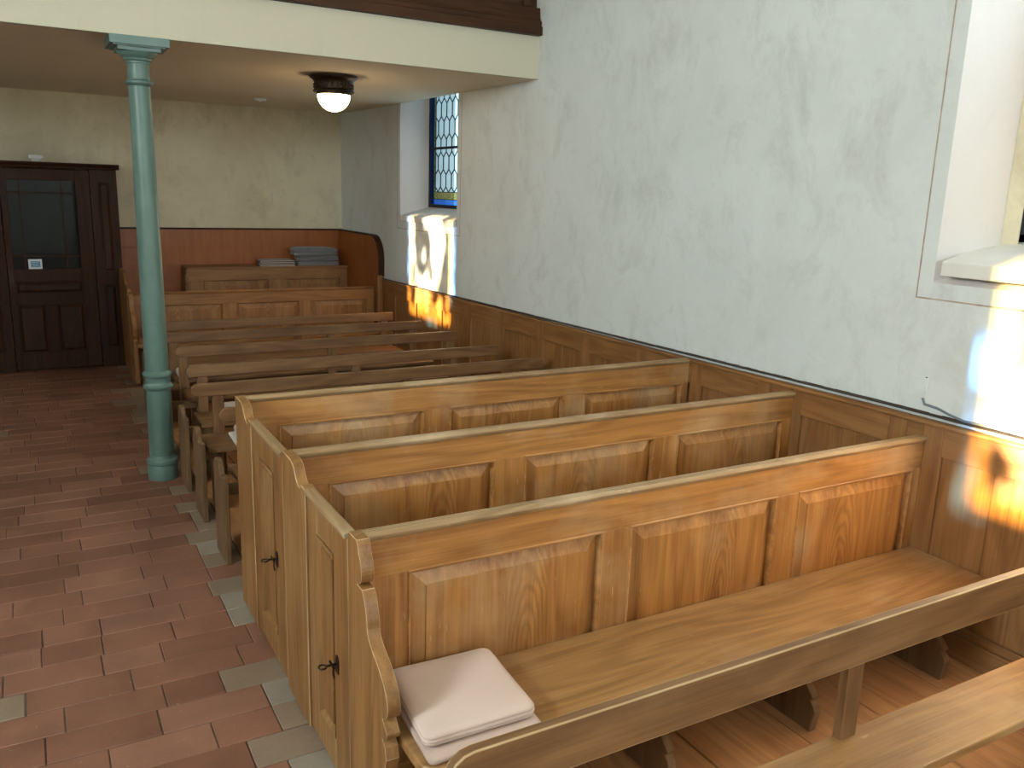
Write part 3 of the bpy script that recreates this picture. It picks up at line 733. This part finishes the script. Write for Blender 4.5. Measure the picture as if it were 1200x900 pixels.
for a,b,c,e2 in ((gx0,gx1,.84,.965),(gx0,.105,.2,.715),(.215,gx1,.2,.715)):
    m2 = MB(); L = []
    for ins, yy in ((-.005,dy+.032),(-.005,dy+.02),(.012,dy+.02),(.035,dy+.006)):
        L.append([(a+ins,yy,c+ins),(b-ins,yy,c+ins),(b-ins,yy,e2-ins),(a+ins,yy,e2-ins)])
    for A, Bq in zip(L, L[1:]):
        for i in range(4): m2.face([A[i],A[(i+1)%4],Bq[(i+1)%4],Bq[i]])
    m2.face(L[-1]); m2.face(L[0][::-1]); m2.build('door_panel', wood('dark', 2), door)
mb = MB()
for xx in (-.045,.345): mb.box(xx-.008,xx+.008,dy+.005,dy+.03,gz0,gz1)
for zz in (1.235,1.89): mb.box(gx0,gx1,dy+.006,dy+.031,zz-.008,zz+.008)
mb.build('glazing_bars', wood('dark', 0), door)
t = NT('dark_door_glass'); t.bsdf((.012,.014,.014,1), .05, None, Specular__IOR__Level=.28); DG = t.mat
mb = MB(); mb.box(gx0,gx1,dy+.016,dy+.022,gz0,gz1); mb.build('glass', DG, door)
mb = MB(); mb.box(-.205,-.165,dy-.004,dy,.93,1.07); mb.build('lock_plate', BRONZE, door)
# notice stuck on the pane
no = thing('paper_notice', 'small white notice with blue print stuck on the porch door glass', 'notice', (.044,dy+.012,1.145))
mb = MB(); mb.box(-.02,.107,dy+.0045,dy+.0052,1.096,1.203); mb.build('sheet', m_simple('white_paper', lin('dfe6ea'), .7, 6, .03), no)
mb = MB()
BLUE = m_simple('blue_print', lin('5f8fae'), .7, 6, .05)
mb.box(.003,.09,dy+.0035,dy+.0044,1.120,1.182); mb.build('printed_field', BLUE, no)
mb = MB()
for i,(a,b) in enumerate(((.012,.08),(.012,.07),(.02,.078))): mb.box(a,b,dy+.0025,dy+.0034,1.170-.018*i-.003,1.170-.018*i+.002)
mb.build('printed_lines', m_simple('white_print', lin('c5d6e0'), .7, 6, .03), no)
ed = thing('warning_light', 'small white emergency light on the top of the dark porch', 'light', (.13,PY+.05,2.206))
mb = MB(); mb.box(.095,.175,PY+.03,PY+.09,2.206,2.235); mb.build('bracket', WHITEM, ed, bevel=.004)
mb = MB(); mb.prism([(.07,2.235),(.195,2.235),(.205,2.26),(.19,2.275),(.08,2.275),(.065,2.26)], 'y', PY+.02, PY+.10); mb.build('housing', WHITEM, ed, bevel=.004)
# cover plate and cable on the wall
cp = thing('cover_plate', 'square plastered cover plate low on the wall above the wainscot', 'cover', (XW,2.425,1.21))
mb = MB(); mb.box(XW-.006,XW+.002,2.385,2.475,1.165,1.262); mb.build('plate', PLASTER, cp, bevel=.003)
mb = MB(); mb.lathe([(.003,1.2625),(.005,1.2645),(.003,1.267)], XW-.006, 2.392, 8); mb.build('screw', KEYM, cp)
cb = MB(); cb.tube([(XW-.004,2.40,1.165),(XW-.006,2.385,1.14),(XW-.006,2.32,1.135),(XW-.008,2.25,1.118),(XW-.012,2.18,1.108),(XW-.010,2.05,1.112),(XW-.010,1.6,1.112)], .006, 8)
tag(cb.build('wall_cable', CABLE, None, smooth=60), 'thin grey cable running from the cover plate along the wainscot top', 'cable')

# ------------------------------------------------------------------ camera
H = 2.0367; pit, yaw, rol, F = .2211, .5184, .0315, 993.5
fw = Vector((math.sin(yaw)*math.cos(pit), math.cos(yaw)*math.cos(pit), -math.sin(pit)))
r = Vector((math.cos(yaw), -math.sin(yaw), 0)); u = r.cross(fw)
R = math.cos(rol)*r + math.sin(rol)*u; U = -math.sin(rol)*r + math.cos(rol)*u
cd = bpy.data.cameras.new('camera'); cam = bpy.data.objects.new('camera', cd); COL.objects.link(cam)
M = Matrix((R, U, -fw)).transposed().to_4x4(); M.translation = (0,0,H); cam.matrix_world = M
cd.sensor_width = 36; cd.lens = F/1200*36; cd.clip_start = .05; SC.camera = cam

# ------------------------------------------------------------------ light
w = bpy.data.worlds.new('sky'); SC.world = w; w.use_nodes = True
bg = w.node_tree.nodes['Background']; bg.inputs[0].default_value = (.52,.83,1,1); bg.inputs[1].default_value = 1.6
def sun():
    l = bpy.data.lights.new('sun', 'SUN'); l.energy = 75; l.angle = math.radians(.9); l.color = (1,.86,.66)
    o = bpy.data.objects.new('sun', l); COL.objects.link(o)
    d = Vector((1,-.015,-.171)).normalized(); o.rotation_euler = d.to_track_quat('-Z','Y').to_euler()
sun()
def area(name, loc, d, sx, sy, e, c):
    l = bpy.data.lights.new(name, 'AREA'); l.shape = 'RECTANGLE'; l.size = sx; l.size_y = sy; l.energy = e; l.color = c
    o = bpy.data.objects.new(name, l); COL.objects.link(o); o.location = loc; o.rotation_euler = Vector(d).to_track_quat('-Z','Z').to_euler()
SKYC = (.84,.965,1)
def win_light(side, k, e, z0, z1):          # daylight entering by a window
    c, d = WY[k][2], WY[k][3]
    area('window_daylight', (XL-.27 if side < 0 else XW+.27,(c+d)/2,(z0+z1)/2), (-side,0,-.15), 1.15, z1-z0, e, SKYC)
win_light(-1, 0, 110, 1.95, 4.4); win_light(-1, 1, 405, 1.95, 4.4); win_light(-1, 2, 50, 3.3, 4.4); win_light(-1, 2, 9, 1.95, 2.85)
win_light(1, 0, 300, 1.95, 4.4); win_light(1, 1, 26, 2.3, 4.4)
for wx, e in ((-1.5,70),(1.9,275)): area('window_daylight', (wx,YN+.02,3.0), (0,1,-.12), 1.3, 2.6, e, SKYC)      # fill lamps added to light the pew fronts; solid wall behind, no windows

vs = SC.view_settings; SC.display_settings.display_device = 'sRGB'
vs.view_transform = 'Standard'; vs.look = 'None'; vs.gamma = 1; vs.exposure = .42; vs.use_curve_mapping = False
SC.cycles.max_bounces = 8; SC.cycles.diffuse_bounces = 5; SC.cycles.glossy_bounces = 3; SC.cycles.transparent_max_bounces = 12
SC.cycles.caustics_reflective = False; SC.cycles.caustics_refractive = False; SC.cycles.sample_clamp_indirect = 6
for o in list(bpy.data.objects):
    if '_o' in o: del o['_o']
